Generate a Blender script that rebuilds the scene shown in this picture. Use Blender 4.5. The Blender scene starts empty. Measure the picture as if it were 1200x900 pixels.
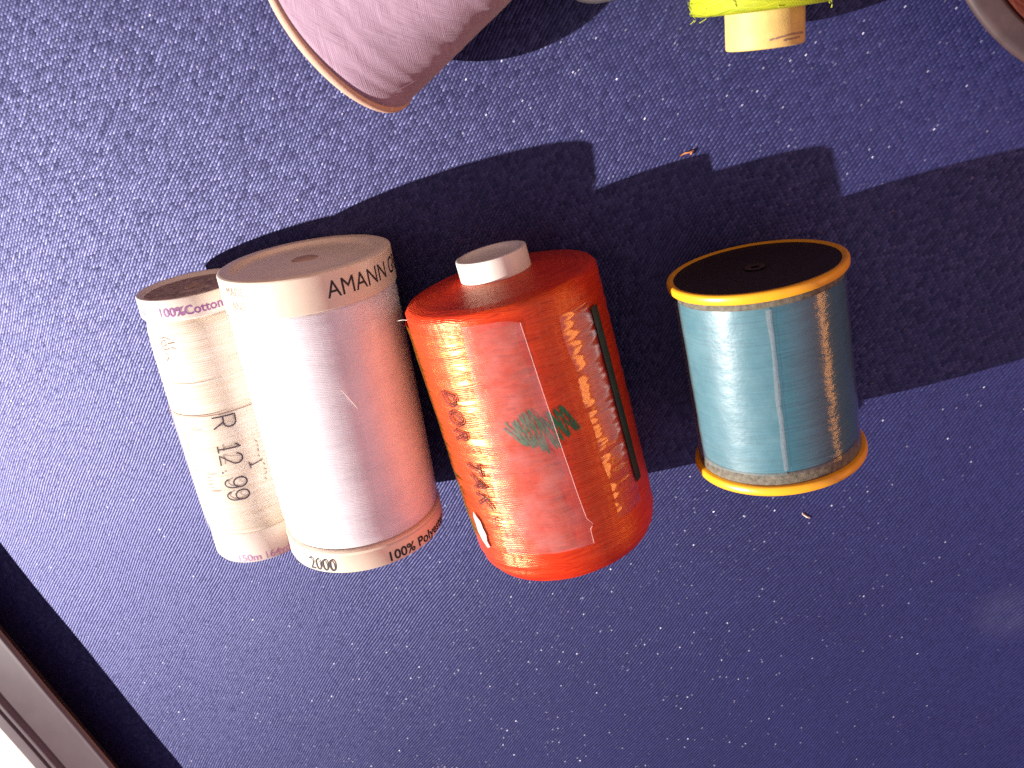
import bpy, bmesh, math, random
from math import sin, cos, pi, radians
from mathutils import Vector, Matrix, noise
random.seed(7)
# 1 unit = 1 centimetre
sc = bpy.context.scene
sc.unit_settings.system = 'METRIC'
sc.unit_settings.scale_length = 0.01
C = sc.collection

# ------------------------------------------------------------------ materials
class NT:
    def __init__(s, name):
        s.m = bpy.data.materials.new(name); s.m.use_nodes = True
        s.t = s.m.node_tree; s.t.nodes.clear()
        s.out = s.t.nodes.new('ShaderNodeOutputMaterial')
    def n(s, kind, **kw):
        nd = s.t.nodes.new('ShaderNode' + kind)
        for k, v in kw.items(): setattr(nd, k, v)
        return nd
    def l(s, a, b): s.t.links.new(a, b)
    def put(s, sock, v):
        if isinstance(v, (int, float, tuple, list)): sock.default_value = v
        else: s.l(v, sock)
    def math(s, op, a, b=0.0, c=None):
        nd = s.n('Math', operation=op)
        s.put(nd.inputs[0], a); s.put(nd.inputs[1], b)
        if c is not None: s.put(nd.inputs[2], c)
        return nd.outputs[0]
    def vmath(s, op, a, b=None, sc_=None):
        nd = s.n('VectorMath', operation=op)
        s.put(nd.inputs[0], a)
        if b is not None: s.put(nd.inputs[1], b)
        if sc_ is not None: s.put(nd.inputs[3], sc_)
        return nd.outputs[0]
    def mix(s, f, a, b):
        nd = s.n('Mix', data_type='RGBA')
        s.put(nd.inputs[0], f); s.put(nd.inputs[6], a); s.put(nd.inputs[7], b)
        return nd.outputs[2]
    def comb(s, x, y, z=0.0):
        nd = s.n('CombineXYZ')
        for i, v in enumerate((x, y, z)): s.put(nd.inputs[i], v)
        return nd.outputs[0]
    def noise(s, vec, scale=1.0, detail=2.0, rough=.5):
        nd = s.n('TexNoise'); s.l(vec, nd.inputs['Vector'])
        nd.inputs['Scale'].default_value = scale; nd.inputs['Detail'].default_value = detail
        nd.inputs['Roughness'].default_value = rough
        return nd.outputs['Fac']
    def ramp(s, f, pts):
        nd = s.n('ValToRGB'); s.l(f, nd.inputs[0]); e = nd.color_ramp.elements
        while len(e) < len(pts): e.new(.5)
        for k, (p, c) in enumerate(pts):
            e[k].position = p; e[k].color = c if len(c) == 4 else (*c, 1)
        return nd.outputs[0]
    def maprange(s, v, a, b, c, d):
        nd = s.n('MapRange'); s.put(nd.inputs[0], v)
        for i, q in enumerate((a, b, c, d)): nd.inputs[1 + i].default_value = q
        return nd.outputs[0]

def rgba(c): return (*c, 1.0)

def plain(name, col, rough=.5, var=.12, scale=6.0, spec=.5, bump=0.0, coat=0.0, sss=0.0):
    t = NT(name); tc = t.n('TexCoord').outputs['Object']
    p = t.n('BsdfPrincipled')
    f = t.noise(tc, scale, 4.0, .6)
    t.l(t.mix(t.maprange(f, .3, .7, 0, 1), rgba([c * (1 - var) for c in col]), rgba([min(1, c * (1 + var * .5)) for c in col])), p.inputs['Base Color'])
    p.inputs['Roughness'].default_value = rough
    p.inputs['Specular IOR Level'].default_value = spec
    p.inputs['Coat Weight'].default_value = coat
    if sss:
        p.inputs['Subsurface Weight'].default_value = sss
        p.inputs['Subsurface Radius'].default_value = (.15, .08, .05); p.inputs['Subsurface Scale'].default_value = .6
    if bump:
        b = t.n('Bump'); b.inputs['Strength'].default_value = bump; b.inputs['Distance'].default_value = .02
        t.l(t.noise(tc, scale * 5, 4.0, .6), b.inputs['Height']); t.l(b.outputs[0], p.inputs['Normal'])
    t.l(p.outputs[0], t.out.inputs[0]); return t.m

def thread(name, col, dark=None, light=None, pitch=.05, slant=0.0, cross=False, rough=.45, spec=.5,
           bump=.5, sheen=.0, var=1.0, fuzz=.5, dist=.012, lustre=None, sss=0.0):
    """wound thread: UV = (arc length, axial length) in centimetres"""
    dark = dark or [c * .72 for c in col]; light = light or [min(1, c * 1.12) for c in col]
    t = NT(name); uv = t.n('TexCoord').outputs['UV']
    sp = t.n('SeparateXYZ'); t.l(uv, sp.inputs[0]); u, v = sp.outputs[0], sp.outputs[1]
    wob = t.noise(t.comb(t.math('MULTIPLY', u, .5), t.math('MULTIPLY', v, 3.0)), 1.0, 3.0)
    v2 = t.math('ADD', v, t.math('MULTIPLY', t.math('SUBTRACT', wob, .5), pitch * 2.2))
    def layer(sl, ph):
        vv = t.math('ADD', v2, t.math('MULTIPLY', u, sl))
        row = t.math('MULTIPLY', vv, 1.0 / pitch)
        w = t.math('SINE', t.math('MULTIPLY', row, 2 * pi))
        n1 = t.noise(t.comb(t.math('MULTIPLY', u, .55), t.math('MULTIPLY', row, .8), ph), 1.0, 3.0, .65)
        # ply twist along each thread
        tw = t.math('SINE', t.math('ADD', t.math('MULTIPLY', u, 95.0), t.math('MULTIPLY', row, 5.0)))
        h = t.math('ADD', t.math('MULTIPLY', w, .5), t.math('ADD', t.math('MULTIPLY', n1, 2.2), t.math('MULTIPLY', tw, .10)))
        return h, n1
    h, n1 = layer(slant, 0.0)
    if cross:
        h2, n2 = layer(-slant * 1.3, 5.0)
        sel = t.maprange(t.noise(t.comb(u, v), 2.2, 4.0, .7), .42, .58, 0, 1)
        mx = t.n('Mix', data_type='FLOAT'); t.l(sel, mx.inputs[0]); t.l(h, mx.inputs[2]); t.l(h2, mx.inputs[3]); h = mx.outputs[0]
        mx = t.n('Mix', data_type='FLOAT'); t.l(sel, mx.inputs[0]); t.l(n1, mx.inputs[2]); t.l(n2, mx.inputs[3]); n1 = mx.outputs[0]
    fz = t.noise(t.comb(u, v), 45.0, 3.0, .7)
    h = t.math('ADD', h, t.math('MULTIPLY', fz, fuzz))
    colr = t.ramp(n1, [(.5 - .22 / var, dark), (.5, col), (.5 + .2 / var, light)])
    big = t.maprange(t.noise(t.comb(t.math('MULTIPLY', u, .8), v), 1.1, 2.0), .3, .7, .9, 1.05)
    colr = t.mix(1.0, colr, colr)
    mul = t.n('VectorMath', operation='SCALE'); t.l(colr, mul.inputs[0]); t.l(big, mul.inputs[3])
    p = t.n('BsdfPrincipled'); t.l(mul.outputs[0], p.inputs['Base Color'])
    p.inputs['Roughness'].default_value = rough; p.inputs['Specular IOR Level'].default_value = spec
    p.inputs['Subsurface Weight'].default_value = sss; p.inputs['Subsurface Radius'].default_value = (1.0, .72, .70); p.inputs['Subsurface Scale'].default_value = .55
    p.inputs['Sheen Weight'].default_value = sheen; p.inputs['Sheen Roughness'].default_value = .4
    b = t.n('Bump'); b.inputs['Strength'].default_value = bump; b.inputs['Distance'].default_value = dist
    t.l(h, b.inputs['Height']); t.l(b.outputs[0], p.inputs['Normal'])
    if lustre:
        g = t.n('BsdfGlossy'); g.inputs[0].default_value = rgba(lustre[0]); g.inputs['Roughness'].default_value = lustre[1]; t.l(b.outputs[0], g.inputs['Normal'])
        m = t.n('MixShader'); m.inputs[0].default_value = lustre[2]; t.l(p.outputs[0], m.inputs[1]); t.l(g.outputs[0], m.inputs[2]); t.l(m.outputs[0], t.out.inputs[0])
    else: t.l(p.outputs[0], t.out.inputs[0])
    return t.m

def film(name, milk=.0, milkcol=(.9, .85, .85), gloss=1.0, rough=.08, bump=.4, scale=3.0, ior=1.5, patch=0.0, aniso=(1.0, 1.0), dist=.05, detail=3.0, tint=(1, 1, 1)):
    """clear wrapping film / tape: see-through, glossy, optionally a little milky"""
    t = NT(name); uv = t.n('TexCoord').outputs['UV']
    sp = t.n('SeparateXYZ'); t.l(uv, sp.inputs[0])
    q = t.comb(t.math('MULTIPLY', sp.outputs[0], aniso[0]), t.math('MULTIPLY', sp.outputs[1], aniso[1]))
    b = t.n('Bump'); b.inputs['Strength'].default_value = bump; b.inputs['Distance'].default_value = dist
    t.l(t.noise(q, scale, detail, .55), b.inputs['Height'])
    tr = t.n('BsdfTransparent'); tr.inputs[0].default_value = (.98, .98, .98, 1)
    df = t.n('BsdfDiffuse'); df.inputs[0].default_value = rgba(milkcol); t.l(b.outputs[0], df.inputs['Normal'])
    m1 = t.n('MixShader')
    if patch:
        f = t.maprange(t.noise(uv, 1.3, 4.0, .6), .38, .66, milk * (1 - patch), milk * (1 + patch)); t.l(f, m1.inputs[0])
    else: m1.inputs[0].default_value = milk
    t.l(tr.outputs[0], m1.inputs[1]); t.l(df.outputs[0], m1.inputs[2])
    g = t.n('BsdfGlossy'); g.inputs[0].default_value = rgba(tint); g.inputs['Roughness'].default_value = rough; t.l(b.outputs[0], g.inputs['Normal'])
    # Schlick reflectance, the same from both faces of the sheet
    dt = t.n('VectorMath', operation='DOT_PRODUCT'); t.l(t.n('NewGeometry').outputs['Incoming'], dt.inputs[0]); t.l(b.outputs[0], dt.inputs[1])
    fr = t.math('ADD', t.math('MULTIPLY', t.math('POWER', t.math('SUBTRACT', 1.0, t.math('ABSOLUTE', dt.outputs['Value'])), 5.0), .9), ((ior - 1) / (ior + 1)) ** 2)
    m2 = t.n('MixShader'); t.l(t.math('MINIMUM', t.math('MULTIPLY', fr, gloss), 1.0), m2.inputs[0])
    t.l(m1.outputs[0], m2.inputs[1]); t.l(g.outputs[0], m2.inputs[2])
    t.l(m2.outputs[0], t.out.inputs[0]); return t.m

def cloth_material():
    t = NT('navy_satin'); geo = t.n('NewGeometry'); pos = geo.outputs['Position']
    # warp the weave a little so that it is not ruled with a straightedge
    sp = t.n('SeparateXYZ'); t.l(pos, sp.inputs[0]); X, Y = sp.outputs[0], sp.outputs[1]
    w1 = t.math('MULTIPLY', t.math('SUBTRACT', t.noise(pos, .12, 1.0), .5), 1.0)
    w2 = t.math('MULTIPLY', t.math('SUBTRACT', t.noise(t.vmath('ADD', pos, (31., 7., 3.)), 1.6, 1.0), .5), .05)
    X = t.math('ADD', t.math('ADD', X, w1), w2); Y = t.math('SUBTRACT', Y, t.math('MULTIPLY', w1, .6))
    a = radians(61)
    U = t.math('ADD', t.math('MULTIPLY', X, sin(a)), t.math('MULTIPLY', Y, -cos(a)))   # across the floats
    V = t.math('ADD', t.math('MULTIPLY', X, cos(a)), t.math('MULTIPLY', Y, sin(a)))    # along the floats
    fu = t.math('MULTIPLY', U, 1 / .086); row = t.math('FLOOR', fu)
    fv = t.math('ADD', t.math('MULTIPLY', V, 1 / .13), t.math('MULTIPLY', row, .38)); col = t.math('FLOOR', fv)
    wn = t.n('TexWhiteNoise', noise_dimensions='3D'); t.l(t.comb(row, col, 0.5), wn.inputs['Vector'])
    rnd = wn.outputs['Color']; rv = wn.outputs['Value']
    cu = t.math('SUBTRACT', t.math('SUBTRACT', fu, row), .5)
    cv = t.math('SUBTRACT', t.math('SUBTRACT', fv, col), .5)
    # facet of every float: round across, slightly arched along, random tilt
    r3 = t.n('SeparateXYZ'); t.l(t.vmath('SUBTRACT', rnd, (.5, .5, .5)), r3.inputs[0])
    def cube(x): return t.math('MULTIPLY', t.math('MULTIPLY', x, x), x)
    tu = t.math('ADD', t.math('MULTIPLY', cu, .62), t.math('ADD', t.math('MULTIPLY', r3.outputs[0], .055), t.math('MULTIPLY', cube(r3.outputs[0]), .6)))
    tv = t.math('ADD', t.math('MULTIPLY', cv, .22), t.math('ADD', t.math('MULTIPLY', r3.outputs[1], .055), t.math('MULTIPLY', cube(r3.outputs[1]), .6)))
    nx = t.math('ADD', t.math('MULTIPLY', tu, sin(a)), t.math('MULTIPLY', tv, cos(a)))
    ny = t.math('ADD', t.math('MULTIPLY', tu, -cos(a)), t.math('MULTIPLY', tv, sin(a)))
    nrm = t.vmath('NORMALIZE', t.vmath('ADD', geo.outputs['Normal'], t.comb(nx, ny, 0.0)))
    big = t.noise(pos, .22, 4.0, .6)
    tone = t.mix(t.maprange(big, .38, .62, 0, 1), (.0044, .0050, .048, 1), (.0058, .0068, .056, 1))
    gap = t.maprange(t.math('ABSOLUTE', cu), .30, .5, 1.0, .45)
    sc_ = t.n('VectorMath', operation='SCALE'); t.l(tone, sc_.inputs[0]); t.l(t.math('MULTIPLY', gap, t.maprange(rv, 0, 1, .85, 1.15)), sc_.inputs[3])
    # a faint pale ring mixed into the cloth colour
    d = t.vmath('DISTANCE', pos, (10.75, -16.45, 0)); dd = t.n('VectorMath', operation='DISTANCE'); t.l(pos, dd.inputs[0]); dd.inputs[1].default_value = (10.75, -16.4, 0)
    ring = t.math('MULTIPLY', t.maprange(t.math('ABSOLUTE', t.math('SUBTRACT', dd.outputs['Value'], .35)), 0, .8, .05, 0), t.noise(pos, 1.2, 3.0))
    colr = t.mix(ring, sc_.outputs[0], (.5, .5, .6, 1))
    df = t.n('BsdfDiffuse'); t.l(colr, df.inputs[0]); t.l(nrm, df.inputs['Normal'])
    g = t.n('BsdfGlossy'); g.inputs[0].default_value = (.58, .58, .99, 1); g.inputs['Roughness'].default_value = .50; t.l(nrm, g.inputs['Normal'])
    # sparse glints: tiny stray fibre facets on a finer grid of their own
    wn2 = t.n('TexWhiteNoise', noise_dimensions='3D')
    t.l(t.comb(t.math('FLOOR', t.math('MULTIPLY', U, 1 / .035)), t.math('FLOOR', t.math('MULTIPLY', V, 1 / .055)), 3.5), wn2.inputs['Vector'])
    q3 = t.n('SeparateXYZ'); t.l(t.vmath('SUBTRACT', wn2.outputs['Color'], (.5, .5, .5)), q3.inputs[0])
    n2 = t.vmath('NORMALIZE', t.vmath('ADD', geo.outputs['Normal'], t.comb(t.math('MULTIPLY', q3.outputs[0], 1.5), t.math('MULTIPLY', q3.outputs[1], 1.3), 0.0)))
    g2 = t.n('BsdfGlossy'); g2.inputs[0].default_value = (.92, .86, .95, 1); g2.inputs['Roughness'].default_value = .27; t.l(n2, g2.inputs['Normal'])
    m = t.n('MixShader'); t.l(t.maprange(rv, 0, 1, .07, .12), m.inputs[0]); t.l(df.outputs[0], m.inputs[1]); t.l(g.outputs[0], m.inputs[2])
    m2 = t.n('MixShader'); t.l(t.math('MULTIPLY', t.math('POWER', t.maprange(q3.outputs[2], .15, .5, 0.0, 1.0), 3.0), .013), m2.inputs[0]); t.l(m.outputs[0], m2.inputs[1]); t.l(g2.outputs[0], m2.inputs[2])
    t.l(m2.outputs[0], t.out.inputs[0]); return t.m

M = {}
M['white_thread'] = thread('white_polyester_thread', (.92, .89, .92), pitch=.045, slant=.10, cross=True, rough=.36, spec=.5, bump=.45, var=.8, dark=(.80, .75, .81), light=(.90, .87, .91), fuzz=.3)
M['cream_thread'] = thread('cream_cotton_thread', (.86, .74, .58), pitch=.06, slant=.03, rough=.6, spec=.3, bump=.5, dark=(.72, .58, .42), light=(.90, .82, .70))
M['orange_thread'] = thread('orange_thread', (.64, .030, .006), pitch=.05, slant=.10, cross=True, rough=.36, spec=.4, bump=.45, dark=(.40, .010, .004), light=(.74, .055, .007), var=1.1, lustre=((1.0, .60, .03), .34, .06))
M['blue_thread'] = thread('blue_thread', (.022, .125, .165), pitch=.04, slant=.02, rough=.5, spec=.3, bump=.4, dark=(.010, .075, .12), light=(.03, .14, .20))
M['lilac_thread'] = thread('lilac_thread', (.42, .28, .36), pitch=.045, slant=.42, cross=True, rough=.8, spec=.15, bump=.35, dark=(.34, .21, .28), light=(.48, .34, .42), sheen=.25, fuzz=1.0)
M['lime_thread'] = thread('lime_thread', (.36, .39, .012), pitch=.06, slant=.12, cross=True, rough=.6, spec=.3, bump=.7, dark=(.25, .30, .01), light=(.50, .50, .02))
M['rust_thread'] = thread('rust_thread', (.085, .015, .008), pitch=.08, slant=.2, cross=True, rough=.7, spec=.2, bump=.6)
M['cream_plastic'] = plain('cream_plastic', (.82, .70, .55), .32, .05, 3, sss=.0, spec=.5)
M['ivory_plastic'] = plain('ivory_plastic', (.84, .76, .66), .35, .05, 3)
M['white_plastic'] = plain('white_plastic', (.86, .80, .72), .4, .05, 4)
M['yellow_plastic'] = plain('yellow_plastic', (.85, .40, .018), .35, .10, 3, bump=.05)
M['black_label'] = plain('black_label', (.020, .009, .007), .55, .3, 5)
M['dirty_band'] = plain('dirty_band', (.14, .12, .085), .7, .6, 9, bump=.6)
M['dimple'] = plain('dimple_tan', (.46, .31, .24), .8, .3, 5)
M['dark_mark'] = plain('dark_mark', (.05, .025, .02), .6, .3, 5)
M['brown_paper'] = plain('brown_paper', (.42, .31, .27), .85, .6, 7, bump=.9)
M['tan_card'] = plain('tan_card', (.66, .42, .30), .8, .15, 12, bump=.4)
M['wood_tube'] = plain('cardboard_tube', (.70, .47, .15), .6, .15, 5, bump=.25)
M['mauve_rim'] = plain('mauve_rim', (.060, .034, .034), .5, .4, 1.6)
M['ink_black'] = plain('ink_black', (.012, .008, .014), .6, .1)
M['ink_grey'] = plain('ink_grey', (.07, .045, .06), .6, .2, 10)
M['ink_brown'] = plain('ink_brown', (.30, .18, .14), .6, .2, 10)
M['ink_violet'] = plain('ink_violet', (.34, .12, .34), .6, .25, 10)
M['ink_pink'] = plain('ink_pink', (.62, .30, .52), .6, .25, 10)
M['ink_faint'] = plain('ink_faint', (.60, .50, .42), .7, .2, 10)
M['ink_red'] = plain('ink_dark_red', (.12, .006, .004), .6, .2, 10)
M['ink_green'] = plain('ink_green', (.015, .15, .06), .6, .5, 14)
M['dark_strip'] = plain('dark_strip', (.020, .022, .008), .5, .5, 3)
M['pink_paper'] = plain('pink_paper', (.80, .46, .44), .7, .12, 7)
M['label_film'] = film('label_film', .14, (.95, .88, .78), .5, .15, .15, 2.0)
M['frost_tape'] = film('frosted_tape', .09, (.95, .72, .74), 1.0, .24, .35, 1.6, patch=.55)
M['clear_film'] = film('clear_film', .015, (.9, .8, .8), 1.6, .10, .8, 1.5, aniso=(.22, 1.9), dist=.16, detail=1.0)
M['gold_film'] = film('gold_glare_film', .015, (.9, .8, .6), 1.9, .21, .8, 1.5, aniso=(.3, 1.9), dist=.12, detail=2.0, tint=(1.0, .68, .14))  # clear tape; gold gloss tint paints in the golden sun glare
M['blue_milk'] = film('milky_wrap', .15, (.40, .62, .66), 1.2, .33, .25, 3.0, patch=.25)
M['blue_clear'] = film('clear_wrap', .02, (.8, .8, .8), 1.3, .16, .35, 3.0, aniso=(1.0, 2.5))
M['white_wrap'] = film('white_wrap', .0, (.9, .9, .9), .7, .22, .35, 2.0, aniso=(.6, 3.0))
M['seam'] = film('wrap_seam', .14, (.70, .55, .52), 1.0, .2, .8, 9.0)
M['clear_plastic'] = film('clear_plastic', .04, (.8, .75, .7), 1.6, .06, .0, 1.0)
M['fibre_pale'] = plain('fibre_pale', (.8, .72, .66), .5)
M['fibre_orange'] = plain('fibre_orange', (.55, .20, .05), .6)
M['fibre_lime'] = plain('fibre_lime', (.45, .48, .03), .6)
M['rail_paint'] = plain('rail_paint', (.095, .062, .070), .38, .12, 1.2, bump=.03)
M['sill_paint'] = plain('sill_paint', (.80, .78, .68), .5, .06, 1.0)
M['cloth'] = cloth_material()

# ------------------------------------------------------------------ geometry
def link(name, bm, mat, parent=None, smooth=True):
    me = bpy.data.meshes.new(name); bm.to_mesh(me); bm.free()
    if smooth:
        for p in me.polygons: p.use_smooth = True
    me.materials.append(mat)
    o = bpy.data.objects.new(name, me); C.objects.link(o)
    if parent is not None: o.parent = parent
    return o

def tag(o, label, cat, group=None, kind=None):
    if label: o['label'] = label
    if cat: o['category'] = cat
    if group: o['group'] = group
    if kind: o['kind'] = kind
    return o

def thing(name, label, cat, origin, x, z, group=None):
    """Empty whose local Z runs down the spool's axis (visible end -> far end), local X points up"""
    z = Vector(z).normalized(); x = Vector(x); x = (x - z * x.dot(z)).normalized(); y = z.cross(x)
    o = bpy.data.objects.new(name, None); C.objects.link(o)
    m = Matrix((x, y, z)).transposed().to_4x4(); m.translation = Vector(origin)
    o.matrix_world = m; o.empty_display_size = .5
    return tag(o, label, cat, group)

def surf(th, v, r): return Vector((r * cos(th), -r * sin(th), v))

def lathe(prof, seg=160, jit=0.0, seed=0.0, sub=0.0):
    """prof = [(v, r)], UV = (arc length, axial length); sub resamples long runs every `sub` cm"""
    if sub:
        q = [prof[0]]
        for a, b in zip(prof, prof[1:]):
            n = max(1, int(math.hypot(b[0] - a[0], b[1] - a[1]) / sub))
            q += [(a[0] + (b[0] - a[0]) * k / n, a[1] + (b[1] - a[1]) * k / n) for k in range(1, n + 1)]
        prof = q
    bm = bmesh.new(); uvl = bm.loops.layers.uv.new('UV'); rows = []
    for v, r in prof:
        row = []
        for k in range(seg):
            th = -pi + 2 * pi * k / seg
            rr = r
            if jit and r > .1:
                rr = r + jit * (noise.noise(Vector((cos(th) * 1.3 + seed, sin(th) * 1.3, v * 7))) + .6 * noise.noise(Vector((cos(th) * 2 + seed, sin(th) * 2, v * 22))))
            row.append(bm.verts.new(surf(th, v, rr)))
        rows.append(row)
    R0 = max(r for v, r in prof); L = 0.0
    for i in range(len(rows) - 1):
        dl = math.hypot(prof[i + 1][0] - prof[i][0], prof[i + 1][1] - prof[i][1])
        for k in range(seg):
            j = (k + 1) % seg
            try: f = bm.faces.new((rows[i + 1][k], rows[i + 1][j], rows[i][j], rows[i][k]))
            except ValueError: continue
            u0, u1 = (-pi + 2 * pi * k / seg) * R0, (-pi + 2 * pi * (k + 1) / seg) * R0
            for lp, q in zip(f.loops, ((u0, L + dl), (u1, L + dl), (u1, L), (u0, L))): lp[uvl].uv = q
        L += dl
    return bm

def seg_sharp(o, ang=35):
    bpy_me = o.data
    bm = bmesh.new(); bm.from_mesh(bpy_me)
    for e in bm.edges:
        if len(e.link_faces) == 2 and e.calc_face_angle(0) > radians(ang): e.smooth = False
    bm.to_mesh(bpy_me); bm.free(); return o

def patch(lo, hi, v0, v1, r, nu=40, nv=80, wr=0.0, wscale=(1.0, 1.0), seed=0.0, top=None, bot=None, rf=None):
    """curved sheet on a cylinder between angles lo(v)..hi(v)"""
    bm = bmesh.new(); uvl = bm.loops.layers.uv.new('UV'); g = []
    for i in range(nv + 1):
        s = i / nv; row = []
        for k in range(nu + 1):
            q = k / nu
            a = v0 + (top(q) if top else 0); b = v1 + (bot(q) if bot else 0)
            v = a + (b - a) * s
            th = lo(v) + (hi(v) - lo(v)) * q
            rr = (rf(v) if rf else r)
            if wr: rr += wr * noise.noise(Vector((th * r * wscale[0] + seed, v * wscale[1], seed)))
            vt = bm.verts.new(surf(th, v, rr)); row.append((vt, (th * r, v)))
        g.append(row)
    for i in range(nv):
        for k in range(nu):
            q = (g[i + 1][k], g[i + 1][k + 1], g[i][k + 1], g[i][k])
            f = bm.faces.new([a[0] for a in q])
            for lp, a in zip(f.loops, q): lp[uvl].uv = a[1]
    return bm

def wrap_bm(bm, th0, v0, r, down=False, lift=.0):
    """bend a flat drawing (x right, y up) round the cylinder; down=True: reads toward the far end"""
    for v in bm.verts:
        x, y, z = v.co
        if down: th, vv = th0 + y / r, v0 + x
        else: th, vv = th0 + x / r, v0 - y
        v.co = surf(th, vv, r + lift + z)
    return bm

def text_bm(s, size, bold=0.0, shear=0.0, sx=1.0, outline=0.0, spacing=1.0):
    cu = bpy.data.curves.new('t', 'FONT'); cu.body = s; cu.size = size; cu.shear = shear; cu.space_character = spacing
    cu.offset = bold; cu.resolution_u = 4
    if outline: cu.fill_mode = 'NONE'; cu.bevel_depth = outline; cu.bevel_resolution = 0
    o = bpy.data.objects.new('t', cu); C.objects.link(o)
    dg = bpy.context.evaluated_depsgraph_get(); dg.update()
    me = bpy.data.meshes.new_from_object(o.evaluated_get(dg)); bm = bmesh.new(); bm.from_mesh(me)
    bpy.data.objects.remove(o); bpy.data.curves.remove(cu); bpy.data.meshes.remove(me)
    bmesh.ops.triangulate(bm, faces=bm.faces[:])
    long = [e for e in bm.edges if e.calc_length() > size * .25]
    if long and not outline: bmesh.ops.subdivide_edges(bm, edges=long, cuts=2, use_grid_fill=False)
    bmesh.ops.triangulate(bm, faces=bm.faces[:])
    for v in bm.verts:
        v.co.x *= sx; v.co.z *= .25
    return bm

def ribbon_bm(lines, w, bm=None, wob=0.0):
    """flat strokes: polylines in the drawing plane, constant width w (or per line (pts, w))"""
    bm = bm or bmesh.new()
    for ln in lines:
        pts, ww = (ln if isinstance(ln[1], (int, float)) else (ln, w))
        P = []
        for a, b in zip(pts, pts[1:]):
            n = max(1, int(math.dist(a, b) / .05))
            P += [(a[0] + (b[0] - a[0]) * k / n, a[1] + (b[1] - a[1]) * k / n) for k in range(n)]
        P.append(pts[-1]); prev = None
        for i, p in enumerate(P):
            a = P[max(0, i - 1)]; b = P[min(len(P) - 1, i + 1)]
            dx, dy = b[0] - a[0], b[1] - a[1]; l = math.hypot(dx, dy) or 1
            h = ww / 2 * (1 + wob * noise.noise(Vector((i * .7, p[0] * 3, p[1] * 3))))
            q = (bm.verts.new((p[0] - dy / l * h, p[1] + dx / l * h, 0)), bm.verts.new((p[0] + dy / l * h, p[1] - dx / l * h, 0)))
            if prev: bm.faces.new((prev[0], q[0], q[1], prev[1]))
            prev = q
    return bm

def tube_bm(pts, r, seg=6, bm=None):
    bm = bm or bmesh.new(); rings = []
    pts = [Vector(p) for p in pts]
    for i, p in enumerate(pts):
        d = (pts[min(i + 1, len(pts) - 1)] - pts[max(i - 1, 0)]).normalized()
        a = d.cross(Vector((0, 0, 1)));
        if a.length < .1: a = d.cross(Vector((1, 0, 0)))
        a.normalize(); b = d.cross(a)
        rings.append([bm.verts.new(p + r * (cos(2 * pi * k / seg) * a + sin(2 * pi * k / seg) * b)) for k in range(seg)])
    for A, B in zip(rings, rings[1:]):
        for k in range(seg): bm.faces.new((A[k], A[(k + 1) % seg], B[(k + 1) % seg], B[k]))
    for R_ in (rings[0], rings[-1]): bm.faces.new(R_)
    return bm

GRP = 'thread spools lying in a row on the cloth'

# ------------------------------------------------------------------ cloth, sill
bm = bmesh.new(); n = 180; gx = []
for i in range(n + 1):
    row = []
    for j in range(n + 1):
        x = -50 + 90 * i / n; y = -60 + 90 * j / n
        z = .035 * (noise.noise(Vector((x * .16, y * .16, 1.0))) - .5)
        z += .10 * math.exp(-((x - 11.5) ** 2 + (y + 15.8) ** 2) / 2.2) * (.5 + noise.noise(Vector((x * .6, y * .6, 4))))
        row.append(bm.verts.new((x, y, min(z, .03) if math.hypot(x - 11.5, y + 15.8) > 4 else z)))
    gx.append(row)
for i in range(n):
    for j in range(n): bm.faces.new((gx[i][j], gx[i + 1][j], gx[i + 1][j + 1], gx[i][j + 1]))
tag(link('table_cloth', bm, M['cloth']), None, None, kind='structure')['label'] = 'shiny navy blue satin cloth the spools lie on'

# ------------------------------------------------------------------ small cream cotton spool
S = thing('thread_spool', 'slim cream cotton spool with a price sticker, leftmost beside the big white spool', 'thread spool',
          (-12.647, -7.143, 1.51), (0, 0, 1), (.1395, -.9902, .0024), GRP)
r = 1.5
o = link('end_cap', lathe([(.12, 1.30), (.02, 1.36), (.0, 1.39), (-.012, 1.44), (.0, 1.48), (.03, r), (.56, r + .01), (.60, r - .03), (.60, 1.2)]), M['ivory_plastic'], S); seg_sharp(o)
pl = link('paper_plug', lathe([(.10, 1.345), (.11, 1.2), (.08, .9), (.10, .5), (.06, .30), (.14, .25), (.15, .01)], 96, .05, 2.0, .05), M['brown_paper'], o)
link('lettering', wrap_bm(text_bm('100%Cotton m', .345, .006, sx=1.0), -.17, .45, r + .012, lift=.004), M['ink_violet'], o)
link('lettering', wrap_bm(text_bm('NE', .27), -.72, .45, r + .012, lift=.004), M['ink_pink'], o)
o = link('thread_winding', lathe([(.60, 1.3), (.64, 1.36), (.75, 1.42), (1.0, 1.46), (1.5, 1.49), (2.5, 1.50), (6.0, 1.53), (6.8, 1.53), (7.1, 1.50), (7.25, 1.40), (7.3, 1.3)], 160, .012, 1.0, .06), M['cream_thread'], S)
# printed squiggle near the upper end of the winding
sq = [[(0, 0), (.14, .06), (.12, .18), (-.02, .15), (-.06, .02), (.02, -.08), (.24, -.05)], [(-.05, .22), (.12, .27), (.30, .20)], [(.05, -.15), (.14, -.28), (.02, -.40)], [(.2, .1), (.42, .12)], [(.25, 0), (.4, -.06)]]
link('printed_mark', wrap_bm(ribbon_bm(sq, .026), -.34, 1.30, 1.505, lift=.008), M['ink_brown'], o)
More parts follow.
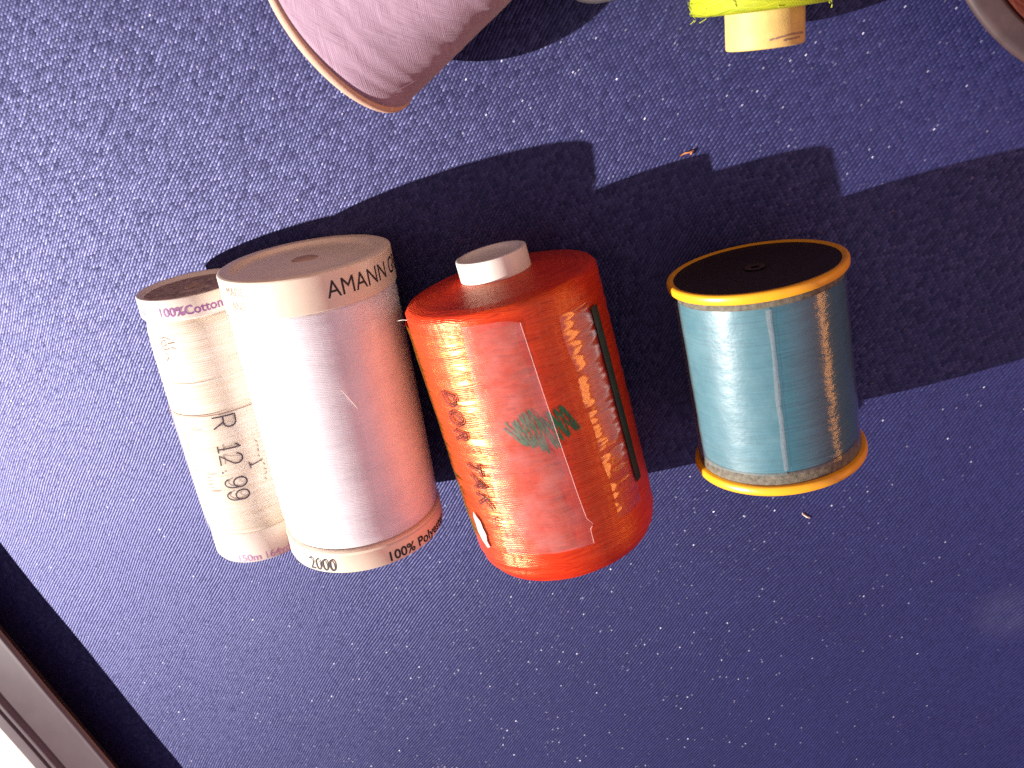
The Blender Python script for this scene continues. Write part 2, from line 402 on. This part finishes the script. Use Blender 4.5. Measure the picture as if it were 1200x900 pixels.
# a dark strand lying across the winding
link('dark_strand', wrap_bm(ribbon_bm([[(-.4, 0), (.2, -.015), (.6, .0), (1.1, .03)]], .02), -.10, 2.35, 1.51, lift=.008), M['ink_faint'], o)
lb = patch(lambda v: -1.75, lambda v: 1.75, 3.32, 7.18, 1.55, 90, 50, .008, (1, 1.5), 3.0)
lb = link('price_label', lb, M['label_film'], S); tag(lb, 'see-through price sticker wrapped round the cream thread', None)
RL = 1.56
def label_lines(lines, w, th, v, mat, name='printed_mark'):
    return link(name, wrap_bm(ribbon_bm(lines, w), th, v, RL, down=True, lift=.004), mat, lb)
label_lines([[(0, -2.2), (0, 2.2)]], .03, 0, 3.33, M['ink_brown'], 'label_edge')
# monoline figures, reading down the spool: R 12.99
def arc(cx, cy, rx, ry, a0, a1, n=14): return [(cx + rx * cos(radians(a0 + (a1 - a0) * k / n)), cy + ry * sin(radians(a0 + (a1 - a0) * k / n))) for k in range(n + 1)]
H_ = .62
def gR(x): return [[(x, 0), (x, H_), (x + .2, H_)] + arc(x + .2, H_ * .74, .13, H_ * .26, 90, -90) + [(x, H_ * .48)], [(x + .16, H_ * .48), (x + .34, 0)]]
def g1(x): return [[(x, H_ * .8), (x + .11, H_), (x + .11, 0)], [(x, 0), (x + .22, 0)]]
def g2(x): return [arc(x + .15, H_ * .72, .15, H_ * .28, 170, -30) + [(x, 0), (x + .31, 0)]]
def gd(x): return [[(x, 0), (x + .06, 0)]]
def g9(x): return [arc(x + .15, H_ * .70, .15, H_ * .30, 0, 360, 20), arc(x + .15, H_ * .40, .15, H_ * .40, 0, -150, 12), [(x + .30, H_ * .4), (x + .30, H_ * .7)]]
for gl in (gR(0), g1(.86), g2(1.16), gd(1.66), g9(1.90), g9(2.30)):
    gl = [[(a, b - .085 * a) for a, b in ln] for ln in gl]
    link('figure', wrap_bm(ribbon_bm(gl, .044), .25, 3.42, RL, down=True, lift=.005), M['ink_grey'], lb)
link('figure', wrap_bm(ribbon_bm([[(0, .06), (.06, .0), (.0, .34)], [(-.07, 0), (.14, 0)]], .034), .66, 5.02, RL, down=True, lift=.005), M['ink_grey'], lb)
label_lines([[(k * .11, -.0), (k * .11, .34 if k in (0, 5) else .14)] for k in (0, 1, 2, 3, 4, 5)], .022, -.22, 5.15, M['ink_brown'])
label_lines([[(0, 0), (0, .35)], [(-.07, 0), (-.07, .2)]], .02, -.25, 3.75, M['ink_brown'])
dots = [[(k * .15 + random.uniform(-.04, .04), random.uniform(-.03, .1)), (k * .15 + .05, random.uniform(0, .1))] for k in range(9)]
label_lines(dots, .028, .86, 4.4, M['ink_brown'])
link('lettering', wrap_bm(text_bm('POLYESTER', .26, sx=.95), -.58, 3.95, RL, down=True, lift=.004), M['ink_faint'], lb)
o = link('end_cap', lathe([(7.22, 1.3), (7.22, 1.44), (7.26, 1.47), (7.7, 1.50), (8.12, 1.50), (8.22, 1.44), (8.26, 1.3), (8.26, .02)]), M['ivory_plastic'], S); seg_sharp(o, 50)
link('lettering', wrap_bm(text_bm('150m 164yd', .33, .004), -.12, 8.14, 1.50, lift=.006), M['ink_pink'], o)
o['label'] = 'far ivory end cap printed with the length'

# ------------------------------------------------------------------ big white polyester spool
W = thing('thread_spool', 'big white polyester thread spool with cream end caps and black lettering', 'thread spool',
          (-8.9516, -5.9849, 2.222), (0, 0, 1), (.1382, -.9904, .0074), GRP)
r = 2.208
cap = link('end_cap', lathe([(.10, .02), (.09, .30), (.05, .36), (.045, .5), (.06, 1.2), (.10, 1.70), (.09, 1.80), (.0, 1.86), (-.012, 1.95), (-.012, 2.12), (.02, 2.19), (.05, r), (.90, r + .004), (.925, r - .03), (.925, 1.9)]), M['cream_plastic'], W); seg_sharp(cap, 30)
link('hub_dimple', lathe([(.035, .01), (.035, .30), (.06, .34)], 40), M['dimple'], cap)  # disc of darker colour over the shallow hub dimple
link('lettering', wrap_bm(text_bm('AMANN GROUP', .60, .0, sx=.86), .60, .64, r + .004, lift=.004), M['ink_black'], cap)
link('lettering', wrap_bm(text_bm('MADE', .30, sx=.9), -.66, .36, r + .004, lift=.004), M['ink_brown'], cap)
link('lettering', wrap_bm(text_bm('ANE', .30, sx=.9), -.60, .72, r + .004, lift=.004), M['ink_brown'], cap)
link('thread_winding', lathe([(.925, 2.10), (.96, 2.15), (1.2, 2.165), (3, 2.18), (6, 2.19), (7.2, 2.18), (7.42, 2.14), (7.5, 2.05)], 200, .006, 4.0, .06), M['white_thread'], W)
wf = link('clear_wrap', patch(lambda v: -1.9, lambda v: 1.95, .94, 7.5, 2.205, 90, 110, .006, (.7, 2.0), 9.0), M['white_wrap'], W)
o = link('end_cap', lathe([(7.5, 2.0), (7.5, 2.20), (7.53, 2.225), (7.60, 2.215), (7.62, 2.20), (7.66, 2.215), (8.05, 2.235), (8.15, 2.20), (8.20, 2.05), (8.20, .02)]), M['cream_plastic'], W); seg_sharp(o, 40)
o['label'] = 'far cream end cap printed 2000'
link('lettering', wrap_bm(text_bm('2000', .54, 0, sx=.82), -.42, 8.07, 2.238, lift=.010), M['ink_black'], o)
link('lettering', wrap_bm(text_bm('100% Polyester', .40, .006, sx=.98), .60, 8.06, 2.235, lift=.008), M['ink_black'], o)
link('loose_fibre', tube_bm([surf(.515 + .13 * k / 8, 2.93 + .6 * k / 8, 2.235 + .02 * sin(k)) for k in range(9)], .010), M['fibre_pale'], W)

# ------------------------------------------------------------------ orange spool
O = thing('thread_spool', 'bright orange thread spool with white peg and wrinkled clear tape', 'thread spool',
          (-3.8578, -6.2819, 2.45), (0, 0, 1), (.2651, -.9642, .0053), GRP)
r = 2.4235
ot = link('thread_winding', lathe([(-.22, .84), (-.21, 1.0), (-.14, 1.5), (-.05, 2.1), (.02, 2.34), (.12, 2.41), (.35, r), (2, 2.435), (6.2, 2.45), (6.75, 2.44), (7.05, 2.38), (7.28, 2.25), (7.42, 2.0), (7.47, 1.6), (7.47, .05)], 200, .016, 7.0, .06), M['orange_thread'], O)
pg = link('peg', lathe([(-.64, .01), (-.64, .70), (-.69, .76), (-.74, .78), (-.745, .84), (-.73, .875), (-.70, .882), (-.3, .885), (-.15, .885)], 96), M['white_plastic'], O); seg_sharp(pg, 40)
# clear sticky tape all over the upper side, wrinkled
def cl_lo(v): return -1.45 + .02 * sin(v * 3)
cf = link('clear_tape', patch(lambda v: -1.5, lambda v: .30 + .01 * sin(v * 5), .42, 6.3, 2.475, 120, 170, .022, (1.1, 1.5), 11.0,
      top=lambda q: -.1 * (q < .3)), M['gold_film'], O)
cf['label'] = 'wrinkled clear tape with sun glints'
cf2 = link('clear_tape', patch(lambda v: .70 + .02 * v + .012 * sin(v * 4), lambda v: 1.12 + .012 * v, .62, 6.1, 2.475, 60, 170, .016, (.4, 1.5), 31.0), M['clear_film'], O)
cf2['label'] = 'loose strip of clear tape on the shaded side'

def fr_hi(v):
    P = [(.2, .33), (.4, .35), (2.2, .382), (3.675, .414), (5.0, .445), (5.62, .465), (5.83, .515), (5.92, .475), (6.5, .47)]
    for a, b in zip(P, P[1:]):
        if a[0] <= v <= b[0]: return a[1] + (b[1] - a[1]) * (v - a[0]) / (b[0] - a[0])
    return P[0][1] if v < .2 else P[-1][1]
ft = link('frosted_tape', patch(lambda v: -.16 - .045 * v, fr_hi, .28, 6.28, 2.505, 60, 140, .012, (1.4, 1.2), 21.0, top=lambda q: .16 * q ** 6 - .05 * (1 - q), bot=lambda q: .07 * q), M['frost_tape'], O)
ft['label'] = 'frosted pinkish tape strip with a ragged lower corner'
# its bright cut edge
edge = [surf(fr_hi(v) + .002, v, 2.512) for v in [.42 + .058 * k for k in range(103)]]
link('tape_edge', tube_bm(edge, .006, 5), M['pink_paper'], ft)
random.seed(11); zz = []
for lay in range(2):
    x0 = -.02 + .07 * lay; pts_ = []
    while x0 < 1.45:
        amp = .30 + .28 * min(1, x0 / .4) * (1 if x0 < .9 else max(.35, 1.6 - x0))
        mid = -.62 + .05 * sin(x0 * 4 + lay) + (.12 if x0 > 1.0 else 0)
        pts_ += [(x0 - .14 + random.uniform(-.04, .04), mid + amp * random.uniform(.75, 1.05)), (x0 + .20 + random.uniform(-.04, .04), mid - amp * random.uniform(.75, 1.1))]
        x0 += random.uniform(.17, .27)
    zz.append((pts_, .040))
link('pen_scribble', wrap_bm(ribbon_bm(zz, .04, wob=.7), .0, 2.46, 2.463, lift=.0), M['ink_green'], ot)
link('dark_strip', patch(lambda v: 1.11 + .012 * v, lambda v: 1.22 + .012 * v, .80, 5.55, 2.50, 10, 90, .004, (1, 2), 2.0), M['dark_strip'], O)
word = link('lettering', wrap_bm(text_bm('DOR', .62, shear=.2, sx=.86, outline=.018, spacing=1.35), -.66, 1.78, 2.50, down=True, lift=.004), M['ink_red'], cf)
link('lettering', wrap_bm(text_bm('TAK', .62, shear=.35, sx=.95, outline=.018, spacing=1.3), -.62, 3.62, 2.50, down=True, lift=.004), M['ink_red'], cf)
reg = [arc(0, 0, .13, .13, 0, 360, 20), [(-.05, -.07), (-.05, .07), (.03, .07), (.04, .0), (-.05, 0)], [(0, 0), (.05, -.07)]]
link('lettering', wrap_bm(ribbon_bm(reg, .024), -.46, 5.42, 2.505, down=True, lift=.008), M['ink_red'], cf)
# torn pale remnant of paper near the lower left
tp = bmesh.new(); pts = [(0, 0), (.12, .10), (.22, .22), (.42, .24), (.60, .30), (.82, .24), (.98, .30), (1.04, .16), (.86, .0), (.62, -.10), (.40, -.08), (.2, -.1)]
c_ = tp.verts.new((.5, .08, 0)); vs = [tp.verts.new((a, b, 0)) for a, b in pts]
for k in range(len(vs)): tp.faces.new((c_, vs[k], vs[(k + 1) % len(vs)]))
link('torn_paper', wrap_bm(tp, -.80, 5.28, 2.512, down=True, lift=.004), M['pink_paper'], O)
# loose fibres
for k in range(7):
    ff = bmesh.new(); th = random.uniform(-1.3, 1.3); v = random.uniform(0, 7.2); L = random.uniform(.10, .25); a = random.uniform(0, 6.3)
    tube_bm([surf(th + L * cos(a) * q / 2.4, v + L * sin(a) * q, 2.44 + .08 * sin(q * 2.5)) for q in (0, .3, .6, 1)], .006, 4, ff)
    link('loose_fibre', ff, M['fibre_orange'], O)
link('loose_fibre', tube_bm([surf(-1.22, .28, 2.40), surf(-1.26, .26, 2.52), surf(-1.29, .27, 2.66)], .008, 4), M['fibre_pale'], O)

# ------------------------------------------------------------------ blue spool with yellow rims
B = thing('thread_spool', 'short teal blue thread spool with yellow rims and black end label', 'thread spool',
          (2.199, -5.6994, 2.093), (0, 0, 1), (.2314, -.9728, .0058), GRP)
o = link('rim', lathe([(.04, 1.80), (.03, 1.90), (-.015, 1.955), (-.02, 2.01), (.0, 2.055), (.04, 2.075), (.17, 2.07), (.21, 2.04), (.22, 1.7)]), M['yellow_plastic'], B); seg_sharp(o, 40)
lab = link('end_label', lathe([(.06, .01), (.055, .28), (.02, .34), (.015, .42), (.03, .9), (.025, 1.5), (.03, 1.85), (.02, 1.92)], 120, .01, 3.0, .08), M['black_label'], B)
link('hub_mark', lathe([(.012, .10), (.008, .20), (.012, .24)], 30), M['dark_mark'], lab)
link('thread_winding', lathe([(.27, 1.84), (.34, 1.90), (.5, 1.915), (4.3, 1.925), (4.5, 1.90), (4.6, 1.86)], 180, .008, 5.0, .05), M['blue_thread'], B)
link('edge_band', lathe([(.22, 1.90), (.24, 1.955), (.38, 1.945), (.40, 1.92)], 160, .016, 8.0, .03), M['dirty_band'], B)
link('edge_band', lathe([(4.48, 1.92), (4.50, 1.950), (4.55, 1.965), (4.76, 1.98), (4.78, 1.9)], 160, .018, 6.0, .03), M['dirty_band'], B)
link('milky_wrap', patch(lambda v: -1.7, lambda v: .055 - .008 * v, .38, 4.56, 1.955, 90, 80, .010, (1.2, 1.5), 5.0), M['blue_milk'], B)
link('clear_wrap', patch(lambda v: .075 - .008 * v, lambda v: 1.7, .38, 4.54, 1.96, 80, 90, .010, (1.2, 1.8), 15.0), M['blue_clear'], B)
link('wrap_seam', patch(lambda v: .02 - .008 * v - .02 * noise.noise(Vector((v, 1, 0))), lambda v: .075 - .008 * v + .01 * noise.noise(Vector((v * 2, 3, 0))), .42, 4.4, 1.975, 6, 80, .012, (3, 3), 5.0), M['seam'], B)
o = link('rim', lathe([(4.76, 1.7), (4.77, 2.05), (4.80, 2.085), (4.93, 2.105), (4.98, 2.09), (5.02, 2.03), (5.02, .02)]), M['yellow_plastic'], B); seg_sharp(o, 50)

# ------------------------------------------------------------------ lilac cone (upper left)
az, ti, k_ = .624, .112, .088
cd = (cos(az) * cos(ti), sin(az) * cos(ti), sin(ti))
L_ = thing('thread_cone', 'large lilac thread cone with a tan base rim, cut by the top edge', 'thread cone', (-7.609, -.63, 2.157), (0, 0, 1), cd)
base = link('cone_base', lathe([(.03, .5), (.02, 1.9), (.0, 2.08), (.03, 2.18), (.09, 2.225), (.20, 2.235), (.24, 2.12)], 160, .01, 1.0), M['tan_card'], L_)
lt = link('thread_winding', lathe([(.20, 2.12), (.26, 2.18), (.5, 2.215 - .5 * k_), (3, 2.215 - 3 * k_), (9, 2.215 - 9 * k_), (9.1, .9)], 180, .02, 3.0, .09), M['lilac_thread'], L_)
for k in range(11):
    ff = bmesh.new(); th = random.uniform(-2.2, 2.2); v = random.uniform(.4, 6); dv = random.uniform(.8, 3.0); dth = random.choice((-1, 1)) * random.uniform(.35, .8)
    tube_bm([surf(th + dth * q / 10, v + dv * q / 10, 2.217 - (v + dv * q / 10) * k_) for q in range(11)], .007, 5, ff)
    link('loose_strand', ff, M['lilac_thread'], L_)
link('cone_core', lathe([(9.0, 1.3), (9.0, .8), (10.2, .7), (10.2, .5), (9.0, .5)], 60), M['tan_card'], L_)

# ------------------------------------------------------------------ clear bobbin under the lilac cone's far side
Bo = thing('plastic_bobbin', 'clear plastic bobbin whose rim just shows at the top edge beside the lilac cone', 'bobbin', (-1.92, 1.10, 1.05), (1, 0, 0), (0, 0, -1))
for v in (0.0, .94):
    link('flange', lathe([(v + .0, .25), (v + .0, 1.12), (v + .02, 1.19), (v + .05, 1.2), (v + .08, 1.19), (v + .09, 1.12), (v + .09, .25)], 120), M['clear_plastic'], Bo)
link('hub', lathe([(.0, .3), (.0, .5), (1.04, .5), (1.04, .3)], 60), M['white_plastic'], Bo)
link('thread_winding', lathe([(.10, .5), (.11, .9), (.5, .95), (.92, .9), (.93, .5)], 100, .01, 1.0, .05), M['rust_thread'], Bo)

# ------------------------------------------------------------------ lime spool (top)
Li = thing('thread_spool', 'lime green thread spool with a pale cardboard tube, cut by the top edge', 'thread spool', (1.90, -.95, 1.57), (0, 0, 1), (.129, -.9916, 0))
# local Z runs toward the tube's open end; 0 = that end
o = link('cardboard_tube', lathe([(-8, .82), (-.04, .83), (-.01, .815), (.0, .79), (0, .66), (-.3, .64)], 100, .004, 2.0, .3), M['wood_tube'], Li)
link('scratch', wrap_bm(ribbon_bm([[(0, 0), (.5, .06), (.9, .05)], [(.3, -.04), (.75, -.02)]], .035, wob=.8), .02, -.17, .832, lift=.006), M['ink_brown'], o)
lw = link('thread_winding', lathe([(-.74, .80), (-.76, 1.35), (-.80, 1.50), (-.95, 1.55), (-6.5, 1.55), (-6.8, 1.4), (-6.9, .8)], 140, .03, 4.0, .07), M['lime_thread'], Li)
for k in range(18):
    ff = bmesh.new(); th = random.uniform(-1.7, 1.6) if k > 9 else random.uniform(-1.75, -1.3); v = random.uniform(-1.1, -.72); a = random.uniform(-1.2, 1.2); L = random.uniform(.15, .4)
    tube_bm([surf(th + L * sin(a) * q / 1.5, v + L * cos(a) * q * .55, 1.54 + .05 * sin(q * 3 + k)) for q in (0, .25, .5, .75, 1)], .009, 4, ff)
    link('loose_strand', ff, M['fibre_lime'], Li)

# ------------------------------------------------------------------ big spool in the top right corner
T = thing('thread_spool', 'rust brown thread spool with a mauve grey rim in the top right corner', 'thread spool', (9.14, 2.76, 2.2), (1, 0, 0), (0, 0, -1))
o = link('rim', lathe([(.18, 3.90), (.04, 3.96), (.0, 4.02), (.03, 4.16), (-.02, 4.30), (.0, 4.42), (.05, 4.49), (.12, 4.49), (.2, 4.4), (.2, 3.9)], 240, .03, 3.0), M['mauve_rim'], T)
link('thread_winding', lathe([(.40, .8), (.30, 1.8), (.16, 3.0), (.08, 3.93), (.25, 4.0), (.6, 3.7), (2.0, 3.4), (2.1, .8)], 200, .03, 1.0, .08), M['rust_thread'], T)
link('rim', lathe([(2.0, 3.2), (2.0, 3.6), (2.05, 3.65), (2.15, 3.65), (2.2, 3.6), (2.2, .8)], 160), M['mauve_rim'], T)

# ------------------------------------------------------------------ lint on the cloth
def lint(pts, r_, mat, label):
    o = link('lint_fibre', tube_bm(pts, r_, 5), mat); tag(o, label, 'lint')
    return o
lint([(.30, -3.56, .03), (.42, -3.48, .07), (.52, -3.46, .10), (.60, -3.40, .06), (.56, -3.52, .03)], .022, M['fibre_orange'], 'tiny orange fibre on the cloth at the shadow edge above the blue spool')
lint([(4.60, -13.60, .005), (4.72, -13.68, .012), (4.83, -13.72, .005)], .03, M['fibre_pale'], 'tiny white fibre on the cloth below the blue spool')

# ------------------------------------------------------------------ metal rail, lower left corner, and white sill beyond it
P0 = Vector((-22.896, -21.551, 0)); D = Vector((3.024, -5.822, 0)).normalized(); N = Vector((D.y, -D.x, 0))
if N.x > 0: N = -N
prof = [(1.15, .0), (.10, 1.04), (.0, 1.12), (.03, 1.22), (.10, 1.27), (.16, 1.28), (.34, 1.12), (.40, 1.10), (.5, 1.11), (2.3, 1.09), (2.42, 1.14), (2.47, 1.24), (2.55, 1.26), (2.66, 1.25), (2.70, 1.14), (2.78, 1.08), (2.95, 1.06), (3.0, .95), (3.15, .93), (3.2, 1.05), (3.7, 1.05), (3.84, 1.0), (3.86, 0)]
def extrude(prof, t0, t1, steps=60, wav=.0):
    bm = bmesh.new(); R_ = []
    for k in range(steps + 1):
        t = t0 + (t1 - t0) * k / steps
        R_.append([bm.verts.new(P0 + D * t + N * (n_ + wav * noise.noise(Vector((t * .3, 0, 2)))) + Vector((0, 0, z * .86 + wav * .8 * noise.noise(Vector((t * .22, 5, 0)))))) if z > 0 else bm.verts.new(P0 + D * t + N * n_ + Vector((0, 0, .02)))  for n_, z in prof])
    for A, B_ in zip(R_, R_[1:]):
        for i in range(len(prof) - 1): bm.faces.new((A[i], A[i + 1], B_[i + 1], B_[i]))
    for A in (R_[0], R_[-1]): bm.faces.new(A)
    bmesh.ops.recalc_face_normals(bm, faces=bm.faces[:])
    return bm
o = link('window_rail', extrude(prof, -14, 16, 60, .05), M['rail_paint']); seg_sharp(o, 60)
tag(o, 'brown ridged metal window rail crossing the lower left corner', 'rail')
o = link('window_sill', extrude([(3.9, .0), (3.9, .88), (4.0, .9), (16, .9), (16, 0)], -14, 16, 4), M['sill_paint'], smooth=False)
tag(o, 'bright white window sill beyond the brown rail', None, kind='structure')

# ------------------------------------------------------------------ light
sd = Vector((1.4357, .6110, -1.0)).normalized()
sl = bpy.data.lights.new('sun', 'SUN'); sl.energy = 5.0; sl.angle = radians(.55); sl.color = (1.0, .95, .90)
so = bpy.data.objects.new('sun', sl); C.objects.link(so); so.rotation_euler = sd.to_track_quat('-Z', 'Y').to_euler(); so.location = (-30, -12, 22)

w = bpy.data.worlds.new('World'); sc.world = w; w.use_nodes = True; nt = w.node_tree; nt.nodes.clear()
class WT(NT):
    def __init__(s): s.t = nt; s.out = nt.nodes.new('ShaderNodeOutputWorld')
t = WT(); dirv = t.n('TexCoord').outputs['Generated']; sp = t.n('SeparateXYZ'); t.l(dirv, sp.inputs[0]); x, y, z = sp.outputs
def smooth(v, a, b):
    nd = t.n('MapRange', interpolation_type='SMOOTHSTEP'); t.put(nd.inputs[0], v)
    for i, q in enumerate((a, b, 0, 1)): nd.inputs[1 + i].default_value = q
    return nd.outputs[0]
# dim violet room all round, added warm fill from behind the top of the picture, a sunlit strip low on the right
amb = t.comb(.020, .015, .028)
back = t.vmath('SCALE', t.comb(.30, .155, .095), sc_=t.math('MULTIPLY', smooth(y, .15, .95), smooth(z, -.15, .1)))
st = t.math('MULTIPLY', t.math('MULTIPLY', smooth(z, .03, .07), smooth(t.math('MULTIPLY', z, -1.0), -.25, -.19)), smooth(x, .93, .97))
nz = t.maprange(t.noise(dirv, 9.0, 3.0), .4, .6, .6, 1.2)
strip = t.vmath('SCALE', t.comb(4.6, 1.7, .35), sc_=t.math('MULTIPLY', st, nz))
up = t.vmath('SCALE', t.comb(.36, .22, .28), sc_=smooth(t.math('ADD', t.math('MULTIPLY', x, .80), t.math('MULTIPLY', z, .60)), .80, .97))  # added pink fill from the upper right for the shaded spool sides
s_ = t.vmath('ADD', t.vmath('ADD', amb, back), t.vmath('ADD', strip, t.vmath('ADD', up, t.vmath('SCALE', t.comb(.15, .125, .15), sc_=smooth(z, .35, .95)))))  # last term: added soft fill from overhead
bg = t.n('Background'); t.l(s_, bg.inputs[0]); bg.inputs[1].default_value = 1.0
t.l(bg.outputs[0], t.out.inputs[0])

# ------------------------------------------------------------------ camera
cd_ = bpy.data.cameras.new('camera'); cam = bpy.data.objects.new('camera', cd_); C.objects.link(cam)
cam.location = (0, 0, 22); cam.rotation_euler = (radians(-24.441), radians(10.2056), 0)
cd_.sensor_width = 36; cd_.sensor_fit = 'HORIZONTAL'; cd_.lens = 992.7745 / 1200 * 36; cd_.clip_start = .5; cd_.clip_end = 500
cd_.dof.use_dof = True; cd_.dof.focus_distance = 22.5; cd_.dof.aperture_fstop = .28
sc.camera = cam
sc.view_settings.view_transform = 'Standard'; sc.view_settings.look = 'None'; sc.view_settings.exposure = .95; sc.view_settings.gamma = 1
sc.cycles.use_denoising = False; sc.cycles.max_bounces = 8; sc.cycles.transparent_max_bounces = 16; sc.cycles.sample_clamp_indirect = 4
